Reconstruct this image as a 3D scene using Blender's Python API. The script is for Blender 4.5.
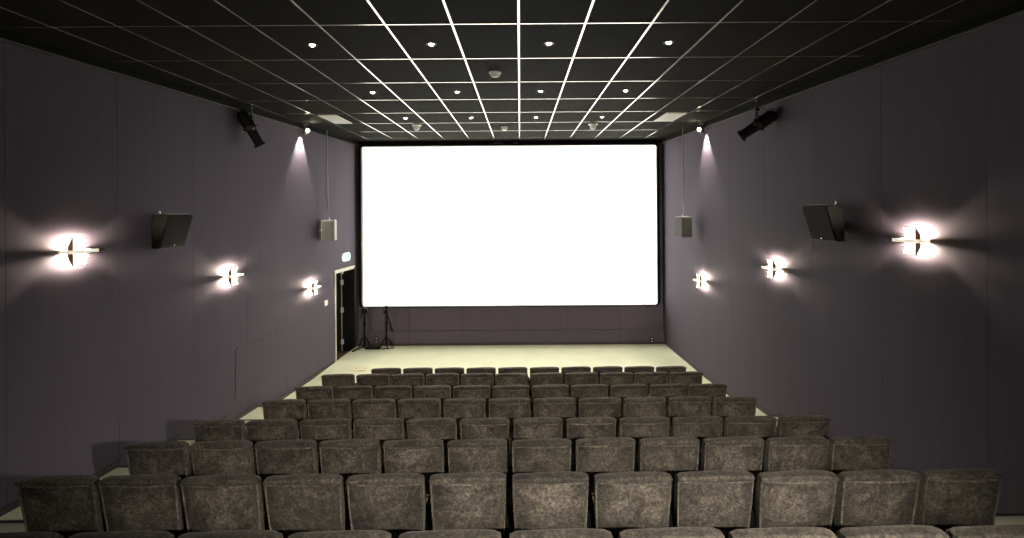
import bpy, bmesh, math, random
from mathutils import Vector, Matrix

random.seed(7)
S = bpy.context.scene
C = S.collection
for o in list(bpy.data.objects):
    bpy.data.objects.remove(o)

# ------------------------------------------------------------------ camera, world, exposure
CZ = 3.45
cam_d = bpy.data.cameras.new('camera')
cam = bpy.data.objects.new('camera', cam_d)
C.objects.link(cam)
cam.location = (0, 0, CZ)
ROLL = 0.007
cam.rotation_euler = (Matrix.Rotation(math.pi / 2, 4, 'X') @ Matrix.Rotation(-ROLL, 4, 'Z')).to_euler()
cam_d.sensor_width = 36
cam_d.lens = 578 / 1024 * 36
cam_d.shift_x = -8 / 1024
cam_d.shift_y = -61 / 1024
cam_d.clip_start = 0.05
S.camera = cam

w = bpy.data.worlds.new('world')
S.world = w
w.use_nodes = True
w.node_tree.nodes['Background'].inputs[0].default_value = (0.9, 0.95, 1, 1)
w.node_tree.nodes['Background'].inputs[1].default_value = 0.0
S.view_settings.view_transform = 'Standard'
S.view_settings.look = 'None'
S.view_settings.gamma = 1
S.view_settings.exposure = 0.0
S.view_settings.use_curve_mapping = False
try:
    S.cycles.max_bounces = 6
    S.cycles.sample_clamp_indirect = 6
    S.cycles.caustics_reflective = False
    S.cycles.caustics_refractive = False
except Exception:
    pass


def light(name, kind, loc, power, col=(1, 1, 1), size=0.02, target=None, cone=None, blend=0.3, parent=None):
    d = bpy.data.lights.new(name, kind)
    d.energy = power
    d.color = col
    d.shadow_soft_size = size
    if kind == 'SPOT':
        d.spot_size = math.radians(cone)
        d.spot_blend = blend
    o = bpy.data.objects.new(name, d)
    C.objects.link(o)
    o.location = loc
    if target is not None:
        o.rotation_euler = (Vector(target) - Vector(loc)).to_track_quat('-Z', 'Y').to_euler()
    if parent:
        o.parent = parent
    return o


# the film projector at the port beside the camera, and the booth lamp that shines through the same port
PROJ = Vector((2.15, -0.25, 3.45))
SX0, SX1, SZ0, SZ1, SY = -3.89, 3.36, 1.05, 4.985, 14.14      # the white of the screen
light('projector_lamp', 'POINT', PROJ, 34000, (1, 0.985, 0.93), 0.0006)
light('booth_port_lamp', 'SPOT', (1.42, -0.02, 3.45), 1750, (1, 0.95, 0.88), 0.012,
      target=(0.1, 5.2, 1.25), cone=83, blend=1.0)

# ------------------------------------------------------------------ room measures
Y0, Y1, ZC = -0.6, 14.3, CZ + 1.66


def xl(y): return -(5.17 - 0.081 * y)
def xr(y): return 4.45 - 0.065 * y


# ------------------------------------------------------------------ materials
M = {}


def mat(name, base, rough=0.6, metal=0.0, noise=None, bump=None, emit=None, spec=0.5, sheen=0.0, coat=0.0):
    m = bpy.data.materials.new(name)
    m.use_nodes = True
    nt = m.node_tree
    b = nt.nodes['Principled BSDF']
    b.inputs['Base Color'].default_value = (*base, 1)
    b.inputs['Roughness'].default_value = rough
    b.inputs['Metallic'].default_value = metal
    b.inputs['Specular IOR Level'].default_value = spec
    if sheen:
        b.inputs['Sheen Weight'].default_value = sheen
        b.inputs['Sheen Roughness'].default_value = 0.45
        b.inputs['Sheen Tint'].default_value = (0.95, 0.88, 0.78, 1)
    tc = nt.nodes.new('ShaderNodeTexCoord')
    if noise:
        scale, amount = noise
        n = nt.nodes.new('ShaderNodeTexNoise')
        n.inputs['Scale'].default_value = scale
        n.inputs['Detail'].default_value = 6
        nt.links.new(tc.outputs['Object'], n.inputs['Vector'])
        r = nt.nodes.new('ShaderNodeMapRange')
        r.inputs['From Min'].default_value = 0.3
        r.inputs['From Max'].default_value = 0.7
        r.inputs['To Min'].default_value = 1 - amount
        r.inputs['To Max'].default_value = 1 + amount
        nt.links.new(n.outputs['Fac'], r.inputs['Value'])
        h = nt.nodes.new('ShaderNodeMix')
        h.data_type = 'RGBA'
        h.blend_type = 'MULTIPLY'
        h.inputs[0].default_value = 1
        h.inputs[6].default_value = (*base, 1)
        nt.links.new(r.outputs['Result'], h.inputs[7])
        nt.links.new(h.outputs[2], b.inputs['Base Color'])
    if bump:
        scale, strength = bump
        n = nt.nodes.new('ShaderNodeTexNoise')
        n.inputs['Scale'].default_value = scale
        n.inputs['Detail'].default_value = 4
        nt.links.new(tc.outputs['Object'], n.inputs['Vector'])
        bp = nt.nodes.new('ShaderNodeBump')
        bp.inputs['Strength'].default_value = strength
        bp.inputs['Distance'].default_value = 0.01
        nt.links.new(n.outputs['Fac'], bp.inputs['Height'])
        nt.links.new(bp.outputs['Normal'], b.inputs['Normal'])
    if emit:
        col, st = emit
        b.inputs['Emission Color'].default_value = (*col, 1)
        b.inputs['Emission Strength'].default_value = st
    M[name] = m
    return m


def velvet(name, wear, lit_centre=False):
    """crushed velvet: mottled nap, light where it is brushed; optionally a lit pad centre painted in"""
    m = bpy.data.materials.new(name)
    m.use_nodes = True
    nt = m.node_tree
    N, L = nt.nodes, nt.links
    b = N['Principled BSDF']
    tc = N.new('ShaderNodeTexCoord')
    oi = N.new('ShaderNodeObjectInfo')
    off = N.new('ShaderNodeVectorMath'); off.operation = 'SCALE'
    comb = N.new('ShaderNodeCombineXYZ')
    for i in range(3):
        L.new(oi.outputs['Random'], comb.inputs[i])
    L.new(comb.outputs[0], off.inputs[0]); off.inputs['Scale'].default_value = 57
    add = N.new('ShaderNodeVectorMath'); add.operation = 'ADD'
    L.new(tc.outputs['Object'], add.inputs[0]); L.new(off.outputs[0], add.inputs[1])

    def noise(scale, detail, dist=0.0):
        n = N.new('ShaderNodeTexNoise')
        n.inputs['Scale'].default_value = scale
        n.inputs['Detail'].default_value = detail
        n.inputs['Roughness'].default_value = 0.65
        n.inputs['Distortion'].default_value = dist
        L.new(add.outputs[0], n.inputs['Vector'])
        return n.outputs['Fac']

    def rng(src, a, bb, lo, hi):
        r = N.new('ShaderNodeMapRange')
        r.inputs['From Min'].default_value = a; r.inputs['From Max'].default_value = bb
        r.inputs['To Min'].default_value = lo; r.inputs['To Max'].default_value = hi
        L.new(src, r.inputs['Value'])
        return r.outputs['Result']

    def math_(op, x, y):
        k = N.new('ShaderNodeMath'); k.operation = op
        for i, v in enumerate((x, y)):
            if isinstance(v, (int, float)): k.inputs[i].default_value = v
            else: L.new(v, k.inputs[i])
        return k.outputs[0]

    big = rng(noise(6, 3, 0.8), 0.3, 0.7, 0.25, 1.0)
    mid = rng(noise(22, 4, 1.6), 0.34, 0.68, 0.25, 1.0)
    fine = rng(noise(62, 4, 0.8), 0.36, 0.66, 0.35, 1.0)
    f = math_('MULTIPLY', math_('MULTIPLY', big, mid), fine)
    f = math_('MULTIPLY', f, wear)
    if lit_centre:  # lit middle and shaded edges painted into the pad colour
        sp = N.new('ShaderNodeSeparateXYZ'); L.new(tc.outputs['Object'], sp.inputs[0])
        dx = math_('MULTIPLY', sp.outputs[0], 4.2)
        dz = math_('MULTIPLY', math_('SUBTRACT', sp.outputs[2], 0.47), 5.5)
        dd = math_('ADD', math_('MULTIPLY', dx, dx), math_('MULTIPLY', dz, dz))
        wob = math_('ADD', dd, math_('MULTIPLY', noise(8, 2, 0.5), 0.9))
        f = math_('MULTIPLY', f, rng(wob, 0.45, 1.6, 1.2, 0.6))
    rnd = rng(oi.outputs['Random'], 0, 1, 0.8, 1.2)
    f = math_('MULTIPLY', f, rnd)
    mx = N.new('ShaderNodeMix'); mx.data_type = 'RGBA'
    L.new(f, mx.inputs[0])
    mx.inputs[6].default_value = (0.011, 0.0095, 0.008, 1)
    mx.inputs[7].default_value = (0.24, 0.20, 0.153, 1)
    L.new(mx.outputs[2], b.inputs['Base Color'])
    b.inputs['Roughness'].default_value = 0.8
    b.inputs['Specular IOR Level'].default_value = 0.15
    b.inputs['Sheen Weight'].default_value = 0.12
    b.inputs['Sheen Roughness'].default_value = 0.35
    b.inputs['Sheen Tint'].default_value = (0.8, 0.72, 0.6, 1)
    bp = N.new('ShaderNodeBump')
    bp.inputs['Strength'].default_value = 0.35
    bp.inputs['Distance'].default_value = 0.012
    L.new(math_('ADD', math_('MULTIPLY', noise(9, 3, 1.5), 1.0), math_('MULTIPLY', fine, 0.12)), bp.inputs['Height'])
    L.new(bp.outputs['Normal'], b.inputs['Normal'])
    M[name] = m


def wall_fabric(name, base):
    """stretched fabric: fine vertical weave lines and faint blotches"""
    m = bpy.data.materials.new(name)
    m.use_nodes = True
    nt = m.node_tree
    N, L = nt.nodes, nt.links
    b = N['Principled BSDF']
    tc = N.new('ShaderNodeTexCoord')
    mp = N.new('ShaderNodeMapping'); mp.inputs['Scale'].default_value = (9, 9, 0.25)
    L.new(tc.outputs['Object'], mp.inputs['Vector'])
    n = N.new('ShaderNodeTexNoise'); n.inputs['Scale'].default_value = 2.2; n.inputs['Detail'].default_value = 5
    L.new(mp.outputs[0], n.inputs['Vector'])
    r = N.new('ShaderNodeMapRange')
    r.inputs['From Min'].default_value = 0.3; r.inputs['From Max'].default_value = 0.7
    r.inputs['To Min'].default_value = 0.95; r.inputs['To Max'].default_value = 1.05
    L.new(n.outputs['Fac'], r.inputs['Value'])
    h = N.new('ShaderNodeMix'); h.data_type = 'RGBA'; h.blend_type = 'MULTIPLY'
    h.inputs[0].default_value = 1; h.inputs[6].default_value = (*base, 1)
    L.new(r.outputs['Result'], h.inputs[7])
    L.new(h.outputs[2], b.inputs['Base Color'])
    b.inputs['Roughness'].default_value = 0.85
    b.inputs['Specular IOR Level'].default_value = 0.2
    n2 = N.new('ShaderNodeTexNoise'); n2.inputs['Scale'].default_value = 260; n2.inputs['Detail'].default_value = 2
    L.new(tc.outputs['Object'], n2.inputs['Vector'])
    bp = N.new('ShaderNodeBump'); bp.inputs['Strength'].default_value = 0.15; bp.inputs['Distance'].default_value = 0.003
    L.new(n2.outputs['Fac'], bp.inputs['Height'])
    L.new(bp.outputs['Normal'], b.inputs['Normal'])
    M[name] = m


wall_fabric('wall_fabric', (0.104, 0.086, 0.111))
mat('wall_backing', (0.02, 0.017, 0.018), 0.9)
mat('black_paint', (0.007, 0.007, 0.006), 0.9, spec=0.1)
mat('trim_dark', (0.03, 0.028, 0.024), 0.5)
mat('trim_grey', (0.06, 0.055, 0.045), 0.5)
mat('vinyl', (0.76, 0.78, 0.55), 0.5, noise=(2.0, 0.05), spec=0.35)
mat('tile', (0.014, 0.013, 0.009), 0.85, noise=(3, 0.15), bump=(180, 0.4), spec=0.05)
mat('rail', (0.80, 0.75, 0.64), 0.22, metal=1.0)
mat('screen_white', (0.86, 0.86, 0.85), 0.9, spec=0.1)
mat('masking', (0.004, 0.004, 0.004), 0.95, spec=0.1)
mat('white_enamel', (0.88, 0.87, 0.80), 0.35)
mat('dark_metal', (0.03, 0.03, 0.03), 0.4, metal=0.7)
mat('black_plastic', (0.006, 0.006, 0.005), 0.5, spec=0.15)
mat('grille_black', (0.006, 0.006, 0.005), 0.7, bump=(400, 0.3), spec=0.05)
mat('speaker_dark', (0.13, 0.12, 0.11), 0.6)
mat('speaker_grey', (0.34, 0.33, 0.28), 0.5)
mat('grille_grey', (0.20, 0.20, 0.16), 0.6, bump=(160, 0.9), noise=(40, 0.3))
mat('grille_green', (0.07, 0.08, 0.055), 0.6, bump=(160, 0.9), noise=(40, 0.3))
mat('chrome', (0.75, 0.73, 0.68), 0.25, metal=1.0)
mat('brass', (0.55, 0.47, 0.32), 0.3, metal=1.0)
mat('bronze', (0.16, 0.11, 0.06), 0.4, metal=0.6)
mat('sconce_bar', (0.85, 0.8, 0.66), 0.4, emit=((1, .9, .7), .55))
mat('opal', (0.9, 0.87, 0.78), 0.5, emit=((1, 0.9, 0.72), 3.5))
mat('bulb', (1, 0.9, 0.7), 0.4, emit=((1, 0.88, 0.62), 30))
mat('bulb_warm', (1, 0.9, 0.7), 0.4, emit=((1, 0.9, 0.68), 22))
mat('exit_face', (0.8, 0.9, 0.87), 0.4, emit=((0.72, 1, 0.92), 0.55))
mat('exit_mark', (0.36, 0.50, 0.46), 0.5)
mat('cream_paint', (0.62, 0.58, 0.46), 0.5)
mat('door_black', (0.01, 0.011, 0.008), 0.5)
mat('brown_floor', (0.16, 0.12, 0.06), 0.5)
mat('white_plastic', (0.8, 0.79, 0.74), 0.4)
mat('yellow_card', (0.78, 0.74, 0.46), 0.6)
mat('seat_metal', (0.004, 0.004, 0.004), 0.9, spec=0.03)
mat('wire_grey', (0.45, 0.43, 0.38), 0.5)
velvet('velvet', 0.8)
velvet('velvet_lit', 1.0, True)
velvet('velvet_rim', 0.78)
velvet('velvet_piping', 1.45)

# ------------------------------------------------------------------ mesh helpers


class MB:
    def __init__(self):
        self.v, self.f = [], []

    def add(self, vs, fs):
        k = len(self.v)
        self.v += [tuple(p) for p in vs]
        self.f += [tuple(i + k for i in f) for f in fs]
        return self

    def box(self, x0, x1, y0, y1, z0, z1):
        vs = [(x, y, z) for x in (x0, x1) for y in (y0, y1) for z in (z0, z1)]
        return self.add(vs, [(0, 1, 3, 2), (4, 6, 7, 5), (0, 4, 5, 1), (2, 3, 7, 6), (0, 2, 6, 4), (1, 5, 7, 3)])

    def prism(self, pts, d):
        """pts: a planar polygon of 3-D points, d: the extrusion vector"""
        n = len(pts)
        a = [Vector(p) for p in pts]
        vs = a + [p + Vector(d) for p in a]
        fs = [tuple(range(n))[::-1], tuple(range(n, 2 * n))]
        fs += [(i, (i + 1) % n, (i + 1) % n + n, i + n) for i in range(n)]
        return self.add(vs, fs)

    def tube(self, pts, r, n=8, caps=True):
        pts = [Vector(p) for p in pts]
        rs = r if isinstance(r, (list, tuple)) else [r] * len(pts)
        rings = []
        up0 = None
        for i, p in enumerate(pts):
            t = (pts[min(i + 1, len(pts) - 1)] - pts[max(i - 1, 0)]).normalized()
            a = up0 if up0 is not None else (Vector((0, 0, 1)) if abs(t.z) < .9 else Vector((1, 0, 0)))
            s = t.cross(a).normalized()
            u = s.cross(t).normalized()
            up0 = u
            rings.append([p + (s * math.cos(q) + u * math.sin(q)) * rs[i] for q in [2 * math.pi * j / n for j in range(n)]])
        return self.loft(rings, caps)

    def loft(self, rings, caps=True, closed=True):
        n = len(rings[0])
        vs = [p for r in rings for p in r]
        fs = []
        for i in range(len(rings) - 1):
            for j in range(n if closed else n - 1):
                k = (j + 1) % n
                fs.append((i * n + j, i * n + k, (i + 1) * n + k, (i + 1) * n + j))
        if caps:
            fs.append(tuple(range(n))[::-1])
            fs.append(tuple(range((len(rings) - 1) * n, len(rings) * n)))
        return self.add(vs, fs)

    def lathe(self, prof, c=(0, 0, 0), n=20):
        """prof: list of (r, z)"""
        return self.loft([[(c[0] + max(r, 1e-4) * math.cos(2 * math.pi * j / n), c[1] + max(r, 1e-4) * math.sin(2 * math.pi * j / n), c[2] + z)
                           for j in range(n)] for r, z in prof])

    def mesh(self, name, m, smooth=False, bevel=0):
        me = bpy.data.meshes.new(name)
        bm = bmesh.new()
        vs = [bm.verts.new(p) for p in self.v]
        for f in self.f:
            try:
                bm.faces.new([vs[i] for i in f])
            except ValueError:
                pass
        bmesh.ops.recalc_face_normals(bm, faces=bm.faces)
        if bevel:
            bmesh.ops.bevel(bm, geom=list(bm.edges), offset=bevel, segments=2, affect='EDGES', profile=0.7)
        if smooth:
            for f in bm.faces:
                f.smooth = True
            for e in bm.edges:
                if len(e.link_faces) == 2 and e.calc_face_angle(0) > math.radians(50):
                    e.smooth = False
        bm.to_mesh(me)
        bm.free()
        me.materials.append(M[m])
        return me

    def build(self, name, m, parent=None, smooth=False, bevel=0):
        return put(name, self.mesh(name, m, smooth, bevel), parent)


def put(name, me, parent=None, loc=None):
    o = bpy.data.objects.new(name, me)
    C.objects.link(o)
    if parent:
        o.parent = parent
    if loc is not None:
        o.location = loc
    return o


def empty(name, loc=(0, 0, 0), rz=0.0):
    o = bpy.data.objects.new(name, None)
    C.objects.link(o)
    o.location = loc
    o.rotation_euler = (0, 0, rz)
    return o


def tag(o, label, cat, group=None):
    o['label'] = label
    o['category'] = cat
    if group:
        o['group'] = group
    return o


def struct(o, label=None):
    o['kind'] = 'structure'
    if label:
        o['label'] = label
    return o


def copy_tree(o, parent=None):
    c = o.copy()
    C.objects.link(c)
    c.parent = parent
    for ch in list(o.children):
        copy_tree(ch, c)
    return c


# ------------------------------------------------------------------ floor: level front, stepped terraces behind
CHAIR_DROP = (.02, .0, .12, .10, .06, .03, .01, 0.0)      # how much the pedestals are taller than in the front row
ROWS = [  # back-of-seat distance, terrace height
    (2.83, 1.18), (3.82, 1.01), (4.92, 0.80), (5.93, 0.616), (7.0, 0.469), (8.04, 0.31), (9.09, 0.18), (10.0, 0.02)]
ROWS = [(y, z - dz) for (y, z), dz in zip(ROWS, CHAIR_DROP)]


def slab(y0, y1, z0, z1, m=0.0):
    b = MB()
    lo = [(xl(y0) - m, y0, z0), (xr(y0) + m, y0, z0), (xr(y1) + m, y1, z0), (xl(y1) - m, y1, z0)]
    return b.prism(lo, (0, 0, z1 - z0))


FZ = 0.10      # the floor rises a little towards the screen


def fz(y): return 0.02 + max(0.0, min(1.0, (y - 11.6) / (Y1 - 11.6))) * (FZ - 0.02)


b = MB()
b.loft([[(xl(y), y, -.2), (xr(y), y, -.2), (xr(y), y, fz(y)), (xl(y), y, fz(y))] for y in (9.64, 11.6, Y1)])
floor = struct(b.build('floor', 'vinyl'), 'pale green vinyl floor, level before the screen and stepped under the seats')
edge = [Y0] + [ROWS[i + 1][0] - 0.36 for i in range(7)]
for i in range(7):
    y1 = edge[i + 1]
    t = slab(edge[i], y1, -0.2, ROWS[i][1]).build('terrace_step', 'vinyl', floor)
    MB().prism([(xl(y1) + .01, y1 - 0.03, ROWS[i][1]), (xr(y1) - .01, y1 - 0.03, ROWS[i][1]), (xr(y1) - .01, y1 + 0.004, ROWS[i][1]),
                (xl(y1) + .01, y1 + 0.004, ROWS[i][1])], (0, 0, 0.004)).build('step_nosing', 'trim_dark', t)

# ------------------------------------------------------------------ side walls of fabric panels
AL = math.atan2(1, 0.081)      # direction of the left wall
AR = math.atan2(1, -0.065)     # direction of the right wall


def wall_pt(side, y, u, z):
    if side < 0:
        n = Vector((1, -0.081)).normalized()
        return Vector((xl(y) + n.x * u, y + n.y * u, z))
    n = Vector((-1, -0.065)).normalized()
    return Vector((xr(y) + n.x * u, y + n.y * u, z))


def wall_box(mb, side, y0, y1, u0, u1, z0, z1):
    mb.loft([[wall_pt(side, y0, u0, z), wall_pt(side, y0, u1, z), wall_pt(side, y1, u1, z), wall_pt(side, y1, u0, z)] for z in (z0, z1)])
    return mb


DY0, DY1, DZ = 12.88, 14.02, 2.04     # the doorway
b = MB()
wall_box(b, -1, Y0, DY0, -0.28, -0.02, -0.2, ZC + 0.1)
wall_box(b, -1, DY1, Y1 + 0.3, -0.28, -0.02, -0.2, ZC + 0.1)
wall_box(b, -1, DY0, DY1, -0.28, -0.02, DZ, ZC + 0.1)
wl = struct(b.build('wall_left', 'wall_backing'), 'dark purple fabric panel wall with sconces and a doorway')
b = MB()
wall_box(b, 1, Y0, Y1 + 0.3, -0.28, -0.02, -0.2, ZC + 0.1)
wr = struct(b.build('wall_right', 'wall_backing'), 'dark purple fabric panel wall without a door')


def panels(side, cuts, par, z1=ZC - 0.06):
    for a, c in zip(cuts[:-1], cuts[1:]):
        wall_box(MB(), side, a + 0.002, c - 0.002, -0.02, 0.0, -0.15, z1).build('wall_panel', 'wall_fabric', par)


cl = [Y0, 1.30, 2.64, 3.98, 5.32, 6.655, 7.99, 9.335, 10.64, 11.95, DY0]
panels(-1, cl, wl)
wall_box(MB(), -1, DY0 + .002, DY1 - .002, -0.02, 0, DZ, ZC - 0.06).build('wall_panel', 'wall_fabric', wl)
wall_box(MB(), -1, DY1 + .002, Y1, -0.02, 0, -0.15, ZC - 0.06).build('wall_panel', 'wall_fabric', wl)
panels(1, [Y0, 1.1, 2.45, 3.8, 5.1, 6.45, 7.8, 9.1, 10.4, 11.7, 13.0, Y1], wr)

# end walls
b = MB().box(xl(Y1) - 0.3, xr(Y1) + 0.3, Y1 + 0.02, Y1 + 0.25, -0.2, ZC + 0.1)
wf = struct(b.build('wall_front', 'wall_backing'), 'dark purple wall behind and below the screen')
xs = [xl(Y1) - .02, -2.75, -1.45, -0.15, 1.15, 2.45, xr(Y1) + .02]
for a, c in zip(xs[:-1], xs[1:]):
    MB().box(a + .003, c - .003, Y1, Y1 + 0.02, -0.1, ZC - 0.02).build('wall_panel', 'wall_fabric', wf)
    MB().prism([(a + .003, Y1, .05), (a + .003, Y1 - .13, .05), (a + .003, Y1 - .03, .43), (a + .003, Y1, .43)], (c - a - .006, 0, 0)).build('plinth_panel', 'wall_fabric', wf)
b = MB().box(xl(Y0) - 0.3, xr(Y0) + 0.3, Y0 - 0.2, Y0, -0.2, ZC + 0.1)
struct(b.build('wall_rear', 'wall_fabric'), 'dark purple wall at the back of the hall')

# baseboards and cornice trims
for side, nm in ((-1, 'left'), (1, 'right')):
    b = MB()
    for i, (y, z) in enumerate(ROWS):
        a = edge[i] if i < 8 else None
        c = edge[i + 1] if i < 7 else (DY0 - 0.07 if side < 0 else Y1)
        wall_box(b, side, a, c, 0.0, 0.012, z, z + 0.07)
    if side < 0:
        wall_box(b, side, DY1 + 0.06, Y1, 0.0, 0.012, 0, 0.07)
    struct(b.build('baseboard_' + nm, 'trim_dark'))
struct(MB().box(xl(Y1), xr(Y1), Y1 - 0.145, Y1, 0.05, 0.135).build('baseboard_front', 'trim_dark'))
for k, side in ((1, -1), (2, 1)):
    b = wall_box(MB(), side, Y0, Y1, 0.0, 0.05, ZC - 0.085, ZC - 0.002)
    t = struct(b.build('trim_%d' % k, 'black_paint'))
    wall_box(MB(), side, Y0, Y1, 0.0, 0.056, ZC - 0.1, ZC - 0.085).build('trim_edge', 'trim_grey', t)
struct(MB().box(xl(Y1), xr(Y1), Y1 - 0.10, Y1, ZC - 0.08, ZC).build('trim_3', 'black_paint'))

# ------------------------------------------------------------------ ceiling: lay-in tiles in a metal grid
ceiling = struct(slab(Y0, Y1, ZC + 0.02, ZC + 0.15, 0.1).build('ceiling', 'black_paint'), 'black suspended ceiling with a bright metal grid')


def clip(poly, inside, cut):
    out = []
    for i, p in enumerate(poly):
        q = poly[(i + 1) % len(poly)]
        a, c = inside(p), inside(q)
        if a >= 0:
            out.append(p)
        if (a >= 0) != (c >= 0):
            t = a / (a - c)
            out.append((p[0] + (q[0] - p[0]) * t, p[1] + (q[1] - p[1]) * t))
    return out


def fit(poly):
    poly = clip(poly, lambda p: p[0] - xl(p[1]) - 0.01, 0)
    return clip(poly, lambda p: xr(p[1]) - 0.01 - p[0], 0) if poly else poly


GY = [5.2 + 1.2 * k for k in range(-4, 8)]
ys = [Y0 + 0.01] + GY + [Y1 - 0.01]
full = None
for i in range(-9, 8):
    for a, c in zip(ys[:-1], ys[1:]):
        x0, x1 = 0.6 * i, 0.6 * i + 0.6
        if c < 2.8:
            continue
        p = fit([(x0, a), (x1, a), (x1, c), (x0, c)])
        if len(p) < 3:
            continue
        area = abs(sum(p[k][0] * p[(k + 1) % len(p)][1] - p[(k + 1) % len(p)][0] * p[k][1] for k in range(len(p)))) / 2
        if area < 0.01:
            continue
        if area > 0.719 and abs(c - a - 1.2) < 1e-6:
            if full is None:
                full = MB().box(-.3, .3, -.6, .6, 0, 0.018).mesh('ceiling_tile', 'tile')
            put('ceiling_tile', full, ceiling, (x0 + .3, (a + c) / 2, ZC))
        else:
            MB().prism([(q[0], q[1], ZC) for q in p], (0, 0, 0.018)).build('ceiling_tile', 'tile', ceiling)
# the strip of tiles above and behind the camera, out of the frame
slab(Y0, 2.8, ZC, ZC + 0.018).build('ceiling_panel', 'tile', ceiling)


for i in range(-8, 8):
    x = 0.6 * i
    ye = Y1 - 0.1
    # a rail ends where the slanting wall meets it
    y_end = ye
    if x < xl(ye):
        y_end = (5.17 + x) / 0.081
    if x > xr(ye):
        y_end = (4.45 - x) / 0.065
    if y_end < 3.0:
        continue
    MB().box(x - 0.010, x + 0.010, 2.8, y_end - 0.01, ZC - 0.004, ZC).build('grid_main_rail', 'rail', ceiling)
for y in GY:
    if y < 2.7:
        continue
    MB().box(xl(y) + 0.03, xr(y) - 0.03, y - 0.010, y + 0.010, ZC - 0.0035, ZC).build('grid_cross_rail', 'rail', ceiling)

# ------------------------------------------------------------------ screen
scr = empty('cinema_screen', (0, 0, 0))
tag(scr, 'huge lit white cinema screen with rounded corners and black border', 'screen')


def rrect(x0, x1, z0, z1, r, n=6):
    pts = []
    for cx, cz, a0 in ((x1 - r, z1 - r, 0), (x0 + r, z1 - r, 90), (x0 + r, z0 + r, 180), (x1 - r, z0 + r, 270)):
        for k in range(n + 1):
            a = math.radians(a0 + 90 * k / n)
            pts.append((cx + r * math.cos(a), cz + r * math.sin(a)))
    return pts


MB().prism([(x, SY + 0.02, z) for x, z in rrect(SX0 - .02, SX1 + .02, SZ0 - .02, SZ1 + .02, 0.1)], (0, 0.03, 0)).build('screen_surface', 'screen_white', scr)
inner = rrect(SX0, SX1, SZ0, SZ1, 0.09)
outer = rrect(SX0 - .06, SX1 + .06, SZ0 - .02, SZ1 + .06, 0.12)
n = len(inner)
b = MB()
rings = [[(x, SY, z) for x, z in inner], [(x, SY, z) for x, z in outer], [(x, SY + 0.12, z) for x, z in outer], [(x, SY + 0.12, z) for x, z in inner]]
b.loft(rings + [rings[0]], caps=False)
b.build('screen_border', 'masking', scr)
MB().box(SX0 + .1, SX1 - .1, SY + 0.05, Y1, 4.6, 4.66).build('mounting_batten', 'black_paint', scr)
MB().box(SX0 + .1, SX1 - .1, SY + 0.05, Y1, 1.3, 1.36).build('mounting_batten', 'black_paint', scr)
for px in (-0.53, -0.1):
    MB().box(px - .12 if px < -.3 else px - .05, px + .12 if px < -.3 else px + .05, SY - .03, SY + .05, ZC - 0.085, ZC - 0.055).build('top_clip', 'dark_metal', scr)

# ------------------------------------------------------------------ projector in the port beside the camera
pj = empty('film_projector', (PROJ.x, PROJ.y, PROJ.z))
tag(pj, 'black film projector at the booth port beside the viewpoint', 'projector')
gd = 0.4
k = gd / (SY + 0.02 - PROJ.y)
gx0, gx1 = (SX0 + .02 - PROJ.x) * k, (SX1 - .02 - PROJ.x) * k
gz0, gz1 = (SZ0 + .02 - PROJ.z) * k, (SZ1 - .02 - PROJ.z) * k
b = MB()
bx0, bx1, bz0, bz1 = -0.27, 0.2, -0.2, 0.17
b.box(bx0, gx0, gd - .002, gd + .002, bz0, bz1).box(gx1, bx1, gd - .002, gd + .002, bz0, bz1)
b.box(gx0, gx1, gd - .002, gd + .002, bz0, gz0).box(gx0, gx1, gd - .002, gd + .002, gz1, bz1)
b.build('gate_plate', 'masking', pj)
b = MB()
b.box(bx0, bx0 + .01, -.3, gd, bz0, bz1).box(bx1 - .01, bx1, -.3, gd, bz0, bz1).box(bx0, bx1, -.3, gd, bz0, bz0 + .01).box(bx0, bx1, -.3, gd, bz1 - .01, bz1).box(bx0, bx1, -.31, -.3, bz0, bz1)
b.build('housing', 'masking', pj)
MB().box(-.2, .15, -.35, .3, bz0 - .05, bz0).build('wall_shelf', 'dark_metal', pj)

# ------------------------------------------------------------------ seats


def rr_ring(w, t, y, z, r, n=5, bow=0.0):
    """rounded rectangle ring, w x t, centred at y"""
    pts = []
    r = min(r, w / 2 - 1e-4, t / 2 - 1e-4)
    for cx, cy, a0 in ((w / 2 - r, t / 2 - r, 0), (-w / 2 + r, t / 2 - r, 90), (-w / 2 + r, -t / 2 + r, 180), (w / 2 - r, -t / 2 + r, 270)):
        for q in range(n + 1):
            a = math.radians(a0 + 90 * q / n)
            x = cx + r * math.cos(a)
            pts.append((x, y + cy + r * math.sin(a) - bow * (1 - (2 * x / w) ** 2), z))
    return pts


SH = 0.68
TILT = 0.17


def by(z):  # the back leans towards the viewer as it rises
    return -(z - SH) * TILT + 0.055


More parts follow.
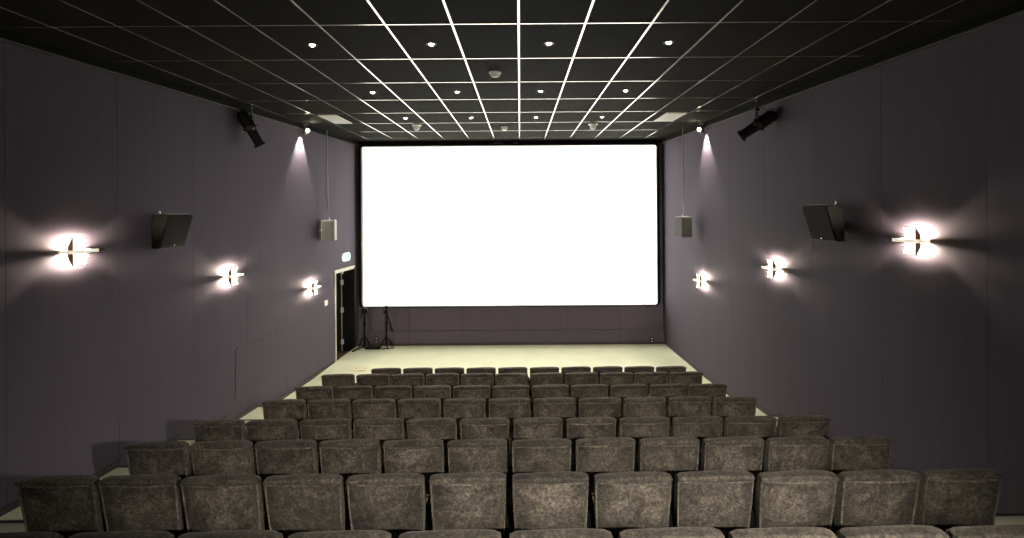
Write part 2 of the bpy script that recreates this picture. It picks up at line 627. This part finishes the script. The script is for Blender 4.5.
def seat_proto():
    root = empty('theater_chair')
    # upholstered backrest body
    rings = []
    for z, w, t in ((0.17, .465, .08), (0.19, .475, .105), (0.30, .488, .105), (0.42, .498, .095), (0.52, .504, .085), (0.575, .506, .078), (0.632, .506, .072)):
        rings.append(rr_ring(w, t, by(z) + (t - .085) / 2, z, 0.014))
    MB().loft(rings).build('backrest', 'velvet', root, smooth=True)
    # rear panel, slightly puffed, inside a rim
    rings = []
    nx, nz = 9, 9
    pad = MB()
    vs, fs = [], []
    for j in range(nz):
        z = 0.2 + (0.600 - 0.2) * j / (nz - 1)
        wd = 0.435 + 0.035 * min(1, j / 4)
        for i in range(nx):
            x = wd * (i / (nx - 1) - .5)
            fx = 1 - abs(2 * i / (nx - 1) - 1) ** 4
            fz = 1 - abs(2 * j / (nz - 1) - 1) ** 3
            vs.append((x, by(z) - 0.0435 - 0.020 * fx * fz, z))
    for j in range(nz - 1):
        for i in range(nx - 1):
            a = j * nx + i
            fs.append((a, a + 1, a + nx + 1, a + nx))
    pad.add(vs, fs).build('rear_panel', 'velvet_lit', root, smooth=True)
    # rolled top cushion: a soft bar along the top, with dips
    rings = []
    m = 17
    for i in range(m):
        u = i / (m - 1) * 2 - 1
        e = abs(u) ** 10
        x = 0.253 * u
        sc = math.sqrt(max(0.0, 1 - abs(u) ** 40)) * 0.22 + 0.78
        zc = 0.643 + 0.004 * math.sin(2.3 * u + .4) - 0.004 * abs(u) ** 3 - 0.006 * e
        ring = []
        for q in range(16):
            a = 2 * math.pi * q / 16
            cy = math.copysign(abs(math.cos(a)) ** 0.42, math.cos(a)) * 0.046
            cz = math.copysign(abs(math.sin(a)) ** 0.5, math.sin(a)) * 0.018
            ring.append((x, by(zc) - 0.026 + cy * sc, zc + cz * sc))
        rings.append(ring)
    MB().loft(rings).build('top_roll', 'velvet_rim', root, smooth=True)
    # seam cord under the roll
    MB().tube([(x, by(.606) - 0.054 + 0.006 * abs(x / .22) ** 4, 0.607 - 0.004 * math.cos(x * 11)) for x in [-.222 + .444 * q / 10 for q in range(11)]], 0.0055, 6).build('seam_cord', 'velvet_piping', root, smooth=True)
    for sg in (-1, 1):
        MB().tube([(sg * hw, by(z) - .043, z) for z, hw in ((.19, .232), (.30, .239), (.42, .244), (.52, .247), (.61, .248))], .0065, 6).build('side_piping', 'velvet_piping', root, smooth=True)
    # tipped-up seat cushion in front
    rings = []
    for z, w_, t in ((0.20, .40, .06), (0.22, .44, .10), (0.34, .45, .12), (0.46, .45, .11), (0.52, .43, .08), (0.535, .40, .05)):
        rings.append(rr_ring(w_, t, 0.30 + (z - .2) * 0.06, 0.2 + (z - .2) * .72, 0.035))
    MB().loft(rings).build('seat_cushion', 'velvet', root, smooth=True)
    # shared armrests on metal standards
    x = -0.275
    MB().loft([rr_ring(.036, .26, 0.31, z, 0.01, 3) for z in (0.35, 0.38)]).build('armrest', 'seat_metal', root, smooth=True).location.x = x
    MB().box(x - .018, -.232, 0.16, 0.44, 0.0, 0.35).build('leg', 'seat_metal', root)
    MB().box(0.232, 0.250, 0.16, 0.42, 0.0, 0.35).build('leg', 'seat_metal', root)
    MB().box(-.232, .232, .19, .22, .14, .17).build('seat_bar', 'seat_metal', root)
    return root


proto = seat_proto()
ROWNAME = ['nearest row, cut off by the frame', 'second row from the camera', 'third row from the camera', 'fourth row from the camera',
           'fifth row from the camera', 'sixth row from the camera', 'second row from the screen', 'front row by the screen']
ORD = ['leftmost', 'second from left', 'third from left', 'fourth from left', 'fifth from left', 'sixth from left']
first = True
for r, (y, z) in enumerate(ROWS):
    if r == 0:
        xsn = [0.19 + .55 * k for k in range(-5, 5)]
    elif r < 4:
        xsn = [0.19 + .55 * k for k in range(-6, 6)]
    elif r < 7:
        xsn = [-0.145 + .55 * k for k in range(-5, 6)]
    else:
        xsn = [-0.145 + .55 * k for k in range(-4, 6)]
    n = len(xsn)
    for i, x in enumerate(xsn):
        o = proto if first else copy_tree(proto)
        first = False
        o.location = (x - (0.02 if r in (2, 3) else 0), y + random.uniform(-.008, .008), z + 0.0)
        o.rotation_euler = (0, 0, random.uniform(-.002, .002))
        lift = CHAIR_DROP[r]
        for ch in o.children:
            if ch.name.startswith('leg'):
                hh = max(v[2] for v in ch.bound_box)
                ch.scale.z = (hh + lift) / hh
            else:
                ch.location.z = lift
        ri = n - 1 - i
        if i < (n + 1) // 2:
            pos = ORD[i]
        else:
            pos = ORD[ri].replace('left', 'right')
        tag(o, 'worn dark velvet seat, %s in the %s' % (pos, ROWNAME[r]), 'cinema seat', 'rows of velvet cinema seats')

# ------------------------------------------------------------------ recessed downlights
WARM = (1, 0.86, 0.62)


def downlight():
    r = empty('ceiling_downlight')
    MB().lathe([(0.035, 0.0), (0.052, -0.001), (0.055, -0.006), (0.045, -0.009), (0.037, -0.006), (0.035, 0.0)]).build('trim_ring', 'dark_metal', r, smooth=True)
    MB().lathe([(0.0, -0.021), (0.012, -0.020), (0.021, -0.014), (0.026, -0.004), (0.024, 0.0), (0, 0)], n=14).build('bulb', 'bulb', r, smooth=True)
    return r


dl = downlight()
first = True
for j, (y, rn) in enumerate(((5.82, 'nearest row'), (8.2, 'middle row'), (10.56, 'row nearest the screen'))):
    for i, x in enumerate((-2.08, -0.88, 0.305, 1.51)):
        o = dl if first else copy_tree(dl)
        first = False
        o.location = (x, y, ZC)
        tag(o, 'small bright ceiling downlight, %s in the %s of downlights' % (['leftmost', 'second from left', 'second from right', 'rightmost'][i], rn), 'downlight', 'ceiling downlights')
        light('downlight_lamp', 'SPOT', (0, 0, -0.03), (22, 30, 110)[j], WARM, 0.03, (0, 0, -1), (56, 60, 95)[j], 0.8, parent=o)

# ------------------------------------------------------------------ ceiling fittings
t = empty('smoke_detector', (-0.293, 7.046, ZC))
tag(t, 'round white smoke detector on the ceiling among the nearer tiles', 'smoke detector')
MB().lathe([(0, 0), (0.075, 0), (0.075, -0.018), (0.07, -0.02), (0, -0.02)]).build('base', 'white_enamel', t, smooth=True)
MB().lathe([(0, -0.02), (0.062, -0.02), (0.058, -0.045), (0.04, -0.058), (0, -0.06)]).build('sensor_head', 'white_enamel', t, smooth=True)
t = empty('smoke_detector', (-0.306, 11.83, ZC))
tag(t, 'round white smoke detector on the ceiling close above the screen', 'smoke detector')
MB().lathe([(0, 0), (0.07, 0), (0.07, -0.02), (0, -0.02)]).build('base', 'white_enamel', t, smooth=True)
MB().lathe([(0, -0.02), (0.06, -0.02), (0.055, -0.06), (0.03, -0.075), (0, -0.077)]).build('sensor_head', 'white_enamel', t, smooth=True)
for x, y, lb in ((-2.04, 11.47, 'white dome camera on the ceiling left above the screen'), (1.463, 11.49, 'white dome camera on the ceiling right above the screen')):
    t = empty('dome_camera', (x, y, ZC))
    tag(t, lb, 'camera', 'ceiling dome cameras')
    MB().lathe([(0, 0), (0.095, 0), (0.095, -0.012), (0.085, -0.02), (0, -0.02)]).build('mounting_plate', 'white_enamel', t, smooth=True)
    MB().lathe([(0.062, -0.02), (0.064, -0.05), (0.055, -0.085), (0.03, -0.105), (0, -0.11)]).build('dome', 'white_enamel', t, smooth=True)
for x0, x1, lb in ((-3.52, -3.23, 'white flush ceiling vent beside the left wall spotlight'), (2.60, 2.93, 'white flush ceiling vent beside the right wall spotlight')):
    t = empty('ceiling_vent', ((x0 + x1) / 2, 10.63, ZC))
    tag(t, lb, 'vent', 'ceiling vents')
    w_ = (x1 - x0) / 2
    MB().box(-w_, w_, -.48, .48, -0.012, -0.004).build('vent_plate', 'white_enamel', t)
    b = MB().box(-w_ - .015, -w_, -.495, .495, -0.016, -.002).box(w_, w_ + .015, -.495, .495, -0.016, -.002)
    b.box(-w_, w_, -.495, -.48, -0.016, -.002).box(-w_, w_, .48, .495, -0.016, -.002).build('vent_frame', 'white_enamel', t)

# ------------------------------------------------------------------ wall sconces


def sconce(side, y, z, label, power):
    ang = AL if side < 0 else AR
    p = wall_pt(side, y - .09, 0, z)
    root = empty('wall_sconce', p, ang)
    tag(root, label, 'wall lamp', 'wall sconces')
    s = -1 if side < 0 else 1      # local +y points out of the left wall, into the right room

    def bx(mb, a0, a1, u0, u1, z0, z1):
        return mb.box(a0, a1, min(s * u0, s * u1), max(s * u0, s * u1), z0, z1)
    bx(MB(), -.06, .10, 0, .008, -.03, .03).build('wall_plate', 'chrome', root)
    # the bar crosses the shade and runs on towards the screen, ending in a black tip
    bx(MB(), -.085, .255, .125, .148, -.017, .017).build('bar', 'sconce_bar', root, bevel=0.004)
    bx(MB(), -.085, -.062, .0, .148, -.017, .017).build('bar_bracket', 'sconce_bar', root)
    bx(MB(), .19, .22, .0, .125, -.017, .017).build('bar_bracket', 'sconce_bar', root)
    MB().tube([(.255, s * .136, 0), (.32, s * .136, 0), (.345, s * .136, 0)], [.018, .017, .009], 10).build('bar_tip', 'black_plastic', root, smooth=True)
    # curved opal trough, its back bulging towards the wall
    H = .135

    def arc(u0, bulge):
        return [(s * (u0 - bulge * (1 - (2 * q / 12 - 1) ** 2)), -H + 2 * H * q / 12) for q in range(13)]
    f, g = arc(.128, .036), arc(.128, .028)
    MB().prism([(-.050, y_, z_) for y_, z_ in f + g[::-1]], (.17, 0, 0)).build('shade', 'opal', root)
    cap = arc(.128, .058) + arc(.131, 0)[::-1]
    MB().prism([(-.060, y_, z_) for y_, z_ in cap], (.010, 0, 0)).build('end_cap', 'bronze', root)
    for zz in (-H - .008, H):
        bx(MB(), -.060, .122, .108, .134, zz, zz + .008).build('edge_strip', 'bronze', root)
    for zz in (-.072, .064):
        bx(MB(), -.10, .22, .040, .085, zz, zz + .008).build('reflector_fin', 'bronze', root)
    MB().tube([(-.02, s * .070, 0), (-.005, s * .070, 0), (.055, s * .070, 0), (.07, s * .070, 0)], [.004, .010, .010, .004], 10).build('bulb', 'bulb_warm', root, smooth=True)
    for aa in (-.01, .12):
        light('sconce_lamp', 'POINT', (aa, s * .058, 0), power, (1, .84, .66), .010, parent=root)


for a in [(-1, 6.048, 3.03, 'glowing wall sconce on the left wall, nearest the camera', 45),
          (-1, 8.833, 2.45, 'glowing wall sconce on the left wall, middle of three', 45),
          (-1, 11.656, 1.88, 'glowing wall sconce on the left wall, beside the door', 45),
          (1, 5.922, 3.09, 'glowing wall sconce on the right wall, nearest the camera', 45),
          (1, 8.774, 2.51, 'glowing wall sconce on the right wall, middle of three', 45),
          (1, 11.688, 1.96, 'glowing wall sconce on the right wall, nearest the screen', 45)]:
    sconce(*a)

# ------------------------------------------------------------------ small spotlights washing the wall


def wall_spot(x, y, label, side):
    r = empty('wall_spotlight', (x, y, ZC))
    tag(r, label, 'spotlight', 'small wall washing spotlights')
    MB().lathe([(0, 0), (.05, 0), (.05, -.02), (0, -.022)]).build('ceiling_base', 'brass', r, smooth=True)
    MB().tube([(0, 0, -.02), (0, 0, -.10)], .009, 8).build('stem', 'brass', r, smooth=True)
    dv = Vector((side * .22, 0.0, -1)).normalized()
    c = Vector((-side * .01, 0, -.13))
    hd = MB().tube([c - dv * .075, c - dv * .05, c + dv * .04, c + dv * .075, c + dv * .062], [.02, .036, .042, .047, .038], 16).build('lamp_head', 'brass', r, smooth=True)
    MB().tube([c + dv * .060, c + dv * .066], [.036, .034], 14).build('bulb', 'bulb', hd, smooth=True)
    # second head pointing into the room
    d2 = Vector((-side * .34, -.92, -.16)).normalized()
    c2 = Vector((-side * .07, -.02, -.13))
    h2 = MB().tube([c2 - d2 * .05, c2, c2 + d2 * .05, c2 + d2 * .04], [.018, .034, .044, .038], 14).build('lamp_head', 'brass', r, smooth=True)
    MB().tube([c2 + d2 * .030, c2 + d2 * .052, c2 + d2 * .062], [.037, .034, .016], 12).build('bulb', 'bulb', h2, smooth=True)
    light('wall_spot_lamp', 'SPOT', c + dv * .078, 200, (1, .88, .80), .02, c + dv * .078 + Vector((side * .35, 0, -1)), 80, .45, parent=r)
    light('wall_spot_uplight', 'SPOT', c2 - d2 * .0 + Vector((-side * .02, 0, .045)), 11, (1, .9, .7), .02,
          c2 + Vector((-side * .75, -.62, .14)), 62, 0.8, parent=r)


wall_spot(-4.175, 11.22, 'small brass spotlight washing the left wall under the ceiling', -1)
wall_spot(3.625, 11.45, 'small brass spotlight washing the right wall under the ceiling', 1)

# ------------------------------------------------------------------ black stage profile spots


def profile_spot(loc, d, label, drop):
    r = empty('stage_spotlight', loc)
    tag(r, label, 'stage light', 'black stage spotlights')
    d = Vector(d).normalized()
    sd = d.cross(Vector((0, 0, 1))).normalized()
    up = sd.cross(d).normalized()
    c = Vector((0, 0, -drop))
    MB().tube([(0, 0, 0), (0, 0, -.17)], .016, 8).build('hanging_stem', 'chrome', r, smooth=True)
    MB().box(-.035, .035, -.025, .025, -.20, -.15).build('clamp', 'dark_metal', r)
    # yoke
    MB().tube([c + sd * .10, c + sd * .10 + Vector((0, 0, .10)), (0, 0, -.18), c - sd * .10 + Vector((0, 0, .10)), c - sd * .10], .009, 6).build('yoke', 'black_plastic', r, smooth=True)
    # lamp house with fins, then lens barrel
    def cyl(a, e, r0, r1, nm, m='black_plastic', par=r):
        return MB().tube([c + d * a, c + d * e], [r0 * 1.12, r1 * 1.12], 14).build(nm, m, par, smooth=True)
    h = cyl(-.28, -.06, .075, .085, 'lamp_house')
    for k in range(4):
        cyl(-.25 + .045 * k, -.235 + .045 * k, .094, .094, 'cooling_fin', 'black_plastic', h)
    cyl(-.31, -.28, .05, .07, 'rear_cap')
    cyl(-.06, -.01, .10, .10, 'gate_collar', 'dark_metal')
    for q in range(3):
        w_ = (sd * math.cos(q * 2.1 + .6) + up * math.sin(q * 2.1 + .6))
        MB().tube([c - d * .03 + w_ * .10, c - d * .03 + w_ * .165], .010, 6).build('shutter_handle', 'chrome', r, smooth=True)
    lb_ = cyl(-.01, .25, .07, .065, 'lens_barrel')
    cyl(.25, .28, .085, .085, 'colour_frame')
    MB().tube([c + d * .275, c + d * .285], [.062, .058], 14).build('lens', 'dark_metal', lb_, smooth=True)
    for q in (-1, 1):
        MB().tube([c + sd * .09 * q, c + sd * .118 * q], .024, 8).build('knob', 'chrome', r, smooth=True)
    MB().tube([c - d * .30, c - d * .34 + up * .06, c - d * .2 + up * .16, Vector((0, 0, -.06))], .007, 6).build('power_cable', 'black_plastic', r, smooth=True)


profile_spot((-4.27, 9.2, ZC), (.36, .35, -.86), 'black stage spotlight hanging by the left wall, tilted down', .38)
profile_spot((3.64, 8.86, ZC), (-.62, .40, -.46), 'black stage spotlight hanging by the right wall, tilted down', .42)

# ------------------------------------------------------------------ surround loudspeakers on the side walls


def surround(side, y, z, gap, W, H, label):
    ang = AL if side < 0 else AR
    r = empty('surround_speaker', wall_pt(side, y, 0, z), ang)
    tag(r, label, 'loudspeaker', 'surround loudspeakers')
    s = -1 if side < 0 else 1
    prof = [(gap, 0), (gap + .09, 0), (gap + .215, H - .02), (gap + .20, H), (gap + .01, H)]
    MB().prism([(-W / 2, s * u, zz) for u, zz in prof], (W, 0, 0)).build('cabinet', 'black_plastic', r, bevel=.008)
    g0, g1 = (gap + .094, .015), (gap + .214, H - .03)
    MB().prism([(-W / 2 + .012, s * g0[0], g0[1]), (-W / 2 + .012, s * (g0[0] + .016), g0[1]), (-W / 2 + .012, s * (g1[0] + .016), g1[1]), (-W / 2 + .012, s * g1[0], g1[1])],
               (W - .024, 0, 0)).build('grille', 'grille_black', r)
    MB().prism([(-W / 2 + .02, s * (gap + .02), H), (-W / 2 + .02, s * (gap + .19), H), (W / 2 - .02, s * (gap + .19), H), (W / 2 - .02, s * (gap + .02), H)], (0, 0, .006)).build('pale_top', 'speaker_grey', r)  # paler colour stands for light falling on the black cabinet's top
    MB().box(-.05, .05, min(0, s * gap), max(0, s * gap), .12, .24).build('wall_bracket', 'dark_metal', r)
    MB().tube([(-W / 2 + .07, s * (gap + .05), H), (-W / 2 + .07, s * (gap + .05), H + .045)], .014, 8).build('eye_bolt', 'chrome', r, smooth=True)
    MB().tube([(0, s * (gap + .105), .035), (0, s * (gap + .13), .03)], .010, 10).build('badge', 'chrome', r, smooth=True)


surround(-1, 7.33, 2.98, .07, .46, .42, 'black wedge loudspeaker on the left wall between two sconces')
surround(1, 7.15, 3.02, .14, .52, .44, 'black wedge loudspeaker on the right wall between two sconces')

# ------------------------------------------------------------------ front loudspeakers with suspension wires


def hung_speaker(x, y, z, rz, gm, side, label):
    r = empty('hanging_speaker', (x, y, z), rz)
    tag(r, label, 'loudspeaker', 'grey front loudspeakers')
    MB().box(-.135, .135, -.11, .12, 0, .42).build('cabinet', 'speaker_grey' if side < 0 else 'speaker_dark', r, bevel=.012)
    MB().box(-.118, .118, -.122, -.105, .02, .385).build('grille', gm, r, bevel=.004)
    MB().box(-.125, .125, -.10, .11, .418, .428).build('pale_top', 'white_enamel', r)
    MB().tube([(0, 0, .42), (0, 0, .47)], .016, 8).build('eye_bolt', 'chrome', r, smooth=True)
    MB().tube([(side * .13, 0, .21), (side * .19, 0.0, .21)], .02, 8).build('side_knob', 'chrome', r, smooth=True)
    MB().tube([(0, 0, .46), (side * .02, .02, 1.2), (side * .04, .05, ZC - z)], .006, 6).build('suspension_wire', 'wire_grey', r, smooth=True)
    MB().tube([(side * .0, 0.02, .44), (side * .07, .05, 1.0), (side * .05, .06, ZC - z)], .004, 6).build('cable', 'black_plastic', r, smooth=True)


hung_speaker(-4.00, 12.1, 2.80, .12, 'grille_grey', -1, 'pale grey hanging loudspeaker by the left wall above the door')
hung_speaker(3.39, 12.0, 2.82, .42, 'grille_green', 1, 'dark grilled hanging loudspeaker by the right wall near the screen')

# ------------------------------------------------------------------ doorway
d = struct(empty('door_1'), 'open black doorway in the left wall beside the screen')
b = MB()
wall_box(b, -1, DY0 - .035, DY0, 0, .02, 0, DZ)
b.build('door_jamb', 'cream_paint', d)
b = MB()
wall_box(b, -1, DY0 - .05, DY1 + .02, 0, .02, DZ, DZ + .05)
b.build('door_header', 'cream_paint', d)
wall_box(MB(), -1, DY1, DY1 + .04, -.28, .015, 0, DZ).build('door_jamb', 'door_black', d)
wall_box(MB(), -1, DY0, DY1, -.28, -.0, DZ - .03, DZ).build('door_soffit', 'cream_paint', d)
leaf = wall_box(MB(), -1, DY1 - .06, DY1 - .012, -1.15, -.29, 0.01, DZ - .04).build('door_leaf', 'door_black', d)
for zz in (.18, .95, 1.62, 1.88):
    wall_box(MB(), -1, DY1 - .068, DY1 - .008, -.315, -.262, zz, zz + .12).build('hinge', 'white_plastic', leaf)
wall_box(MB(), -1, DY1 - .064, DY1 - .058, -.300, -.282, .02, DZ - .06).build('edge_strip', 'cream_paint', leaf)
wall_box(MB(), -1, DY0, DY1, -.28, 0.0, -.2, 0.002).build('threshold', 'brown_floor', d)
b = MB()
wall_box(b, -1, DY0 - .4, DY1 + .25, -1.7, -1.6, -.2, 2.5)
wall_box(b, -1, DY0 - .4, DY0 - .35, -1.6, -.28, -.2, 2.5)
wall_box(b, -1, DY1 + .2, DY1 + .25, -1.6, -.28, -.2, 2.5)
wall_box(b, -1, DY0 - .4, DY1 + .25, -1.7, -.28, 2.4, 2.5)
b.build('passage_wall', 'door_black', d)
wall_box(MB(), -1, DY0 - .35, DY1 + .2, -1.6, -.28, -.2, 0.0).build('passage_floor', 'brown_floor', d)

# exit sign: pale rounded plate with a running figure and a doorway
ex = empty('exit_sign', wall_pt(-1, 13.48, 0, 2.34), AL)
tag(ex, 'pale green rounded exit sign on the wall above the doorway', 'exit sign')
MB().prism([(x, -.0, z) for x, z in rrect(-.22, .22, -.095, .095, .09)], (0, -.035, 0)).build('sign_face', 'exit_face', ex)
mk = MB()
mk.box(.05, .13, -.0385, -.0352, -.065, .065)
mk.build('door_symbol', 'exit_mark', ex)
mk = MB()
mk.prism([(-.10 + .018 * math.cos(a), -.0352, .045 + .018 * math.sin(a)) for a in [math.pi * 2 * q / 10 for q in range(10)]], (0, -.003, 0))
mk.prism([(-.125, -.0352, .02), (-.085, -.0352, .028), (-.10, -.0352, -.02), (-.135, -.0352, -.02)], (0, -.003, 0))
mk.prism([(-.13, -.0352, -.02), (-.11, -.0352, -.02), (-.15, -.0352, -.065), (-.17, -.0352, -.065)], (0, -.003, 0))
mk.prism([(-.12, -.0352, -.02), (-.10, -.0352, -.02), (-.07, -.0352, -.055), (-.085, -.0352, -.065)], (0, -.003, 0))
mk.prism([(-.09, -.0352, .02), (-.05, -.0352, .0), (-.055, -.0352, -.01), (-.095, -.0352, .008)], (0, -.003, 0))
mk.build('running_figure', 'exit_mark', ex)

sw = empty('light_switch', wall_pt(-1, 12.375, 0, 1.445), AL)
tag(sw, 'white light switch on the left wall next to the doorway', 'switch')
MB().box(-.065, .065, -.012, 0, -.055, .055).build('switch_plate', 'white_plastic', sw, bevel=.003)
MB().box(-.025, .025, -.02, -.012, -.03, .03).build('rocker', 'white_plastic', sw)

# covered hatch with a ruffled upper edge
ht = empty('wall_hatch', wall_pt(-1, 9.81, 0, .9), AL)
tag(ht, 'fabric covered hatch low on the left wall with ruffled top edge', 'hatch')
pts = [(-.835, -.375), (.835, -.375), (.835, .375)]
for q in range(1, 24):
    a = .835 - 1.67 * q / 24
    pts.append((a, .375 + .018 * math.sin(q * 1.7) + .008 * math.sin(q * 3.9)))
pts.append((-.835, .36))
MB().prism([(x, 0, z) for x, z in pts], (0, -.012, 0)).build('cover', 'wall_fabric', ht)
MB().box(-.835, .835, -.017, -.0, -.385, -.375).build('lower_edge', 'trim_grey', ht)

# ------------------------------------------------------------------ things along the front wall


def socket(x, z, label):
    t = empty('wall_socket', (x, Y1 - .10, z))
    tag(t, label, 'socket', 'wall sockets below the screen')
    MB().box(-.045, .045, -.012, 0, -.07, .07).build('socket_plate', 'dark_metal', t, bevel=.003)
    for zz in (-.035, .035):
        MB().lathe([(0, -.022), (.02, -.02), (.022, 0)], (0, -.012, zz), 10).build('outlet', 'white_plastic', t, smooth=True)


socket(-3.55, .25, 'small wall socket below the screen between the two tripod stands')
socket(3.21, .20, 'small wall socket below the right end of the screen')


def stand(x, y, h, label, fold):
    r = empty('tripod_stand', (x, y, fz(y)))
    tag(r, label, 'stand', 'folded black stands')
    MB().tube([(0, 0, .12), (0, 0, h)], .022, 8).build('pole', 'black_plastic', r, smooth=True)
    MB().tube([(0, 0, h * .55), (0, 0, h * .62)], .035, 8).build('collar', 'black_plastic', r, smooth=True)
    for k in range(3):
        a = 2 * math.pi * k / 3 + .9
        MB().tube([(0, 0, .28), (.07 * math.cos(a), .07 * math.sin(a), .2), (fold * math.cos(a), fold * math.sin(a), .012)], .014, 6).build('leg', 'black_plastic', r, smooth=True)
    return r


r = stand(-3.78, 13.98, .98, 'folded black stand in the left corner by the doorway', .16)
MB().box(-.07, .07, -.03, .03, .84, .95).build('top_clamp', 'black_plastic', r)
MB().tube([(-.05, 0, .9), (-.09, -.02, .70)], .014, 6).build('hanging_strap', 'black_plastic', r)
r = stand(-3.24, 13.95, 1.03, 'folded black stand leaning a boom arm under the screen', .17)
MB().tube([(.0, -.03, 1.0), (.03, -.04, .8), (.16, -.05, .40)], .02, 6).build('boom_arm', 'black_plastic', r)
MB().box(-.07, .03, -.03, .03, .84, .92).build('top_clamp', 'black_plastic', r)

fb = empty('floor_box', (-3.55, 13.90, fz(13.9)))
tag(fb, 'flat black connection box on the floor between the stands', 'box')
MB().box(-.17, .17, -.07, .07, 0, .05).build('case', 'black_plastic', fb, bevel=.008)
MB().tube([(.15, 0, .03), (.24, -.06, .01), (.33, .0, .01), (.5, .03, .01)], .012, 6).build('cable', 'black_plastic', fb, smooth=True)
MB().tube([(-.15, 0, .03), (-.25, .02, .03)], .012, 6).build('plug', 'black_plastic', fb, smooth=True)

cb = MB().tube([(-3.80, 14.10, .11), (-3.87, 13.95, .105), (-3.94, 13.75, .10), (-3.97, 13.62, .097)], .016, 6).build('floor_cable', 'black_plastic', None, smooth=True)
tag(cb, 'black cable running from the corner stand to the doorway', 'cable')
card = empty('floor_plate', (-3.42, 12.35, fz(12.35) - .004))
tag(card, 'small yellowish plate on the floor left of the front row', 'floor plate')
MB().box(-.16, .16, -.18, .18, 0, .012).build('plate', 'yellow_card', card, bevel=.003)
for q in (-1, 1):
    MB().box(-.02 + q * .1, .02 + q * .1, -.03, .03, .012, .016).build('grip', 'brass', card)
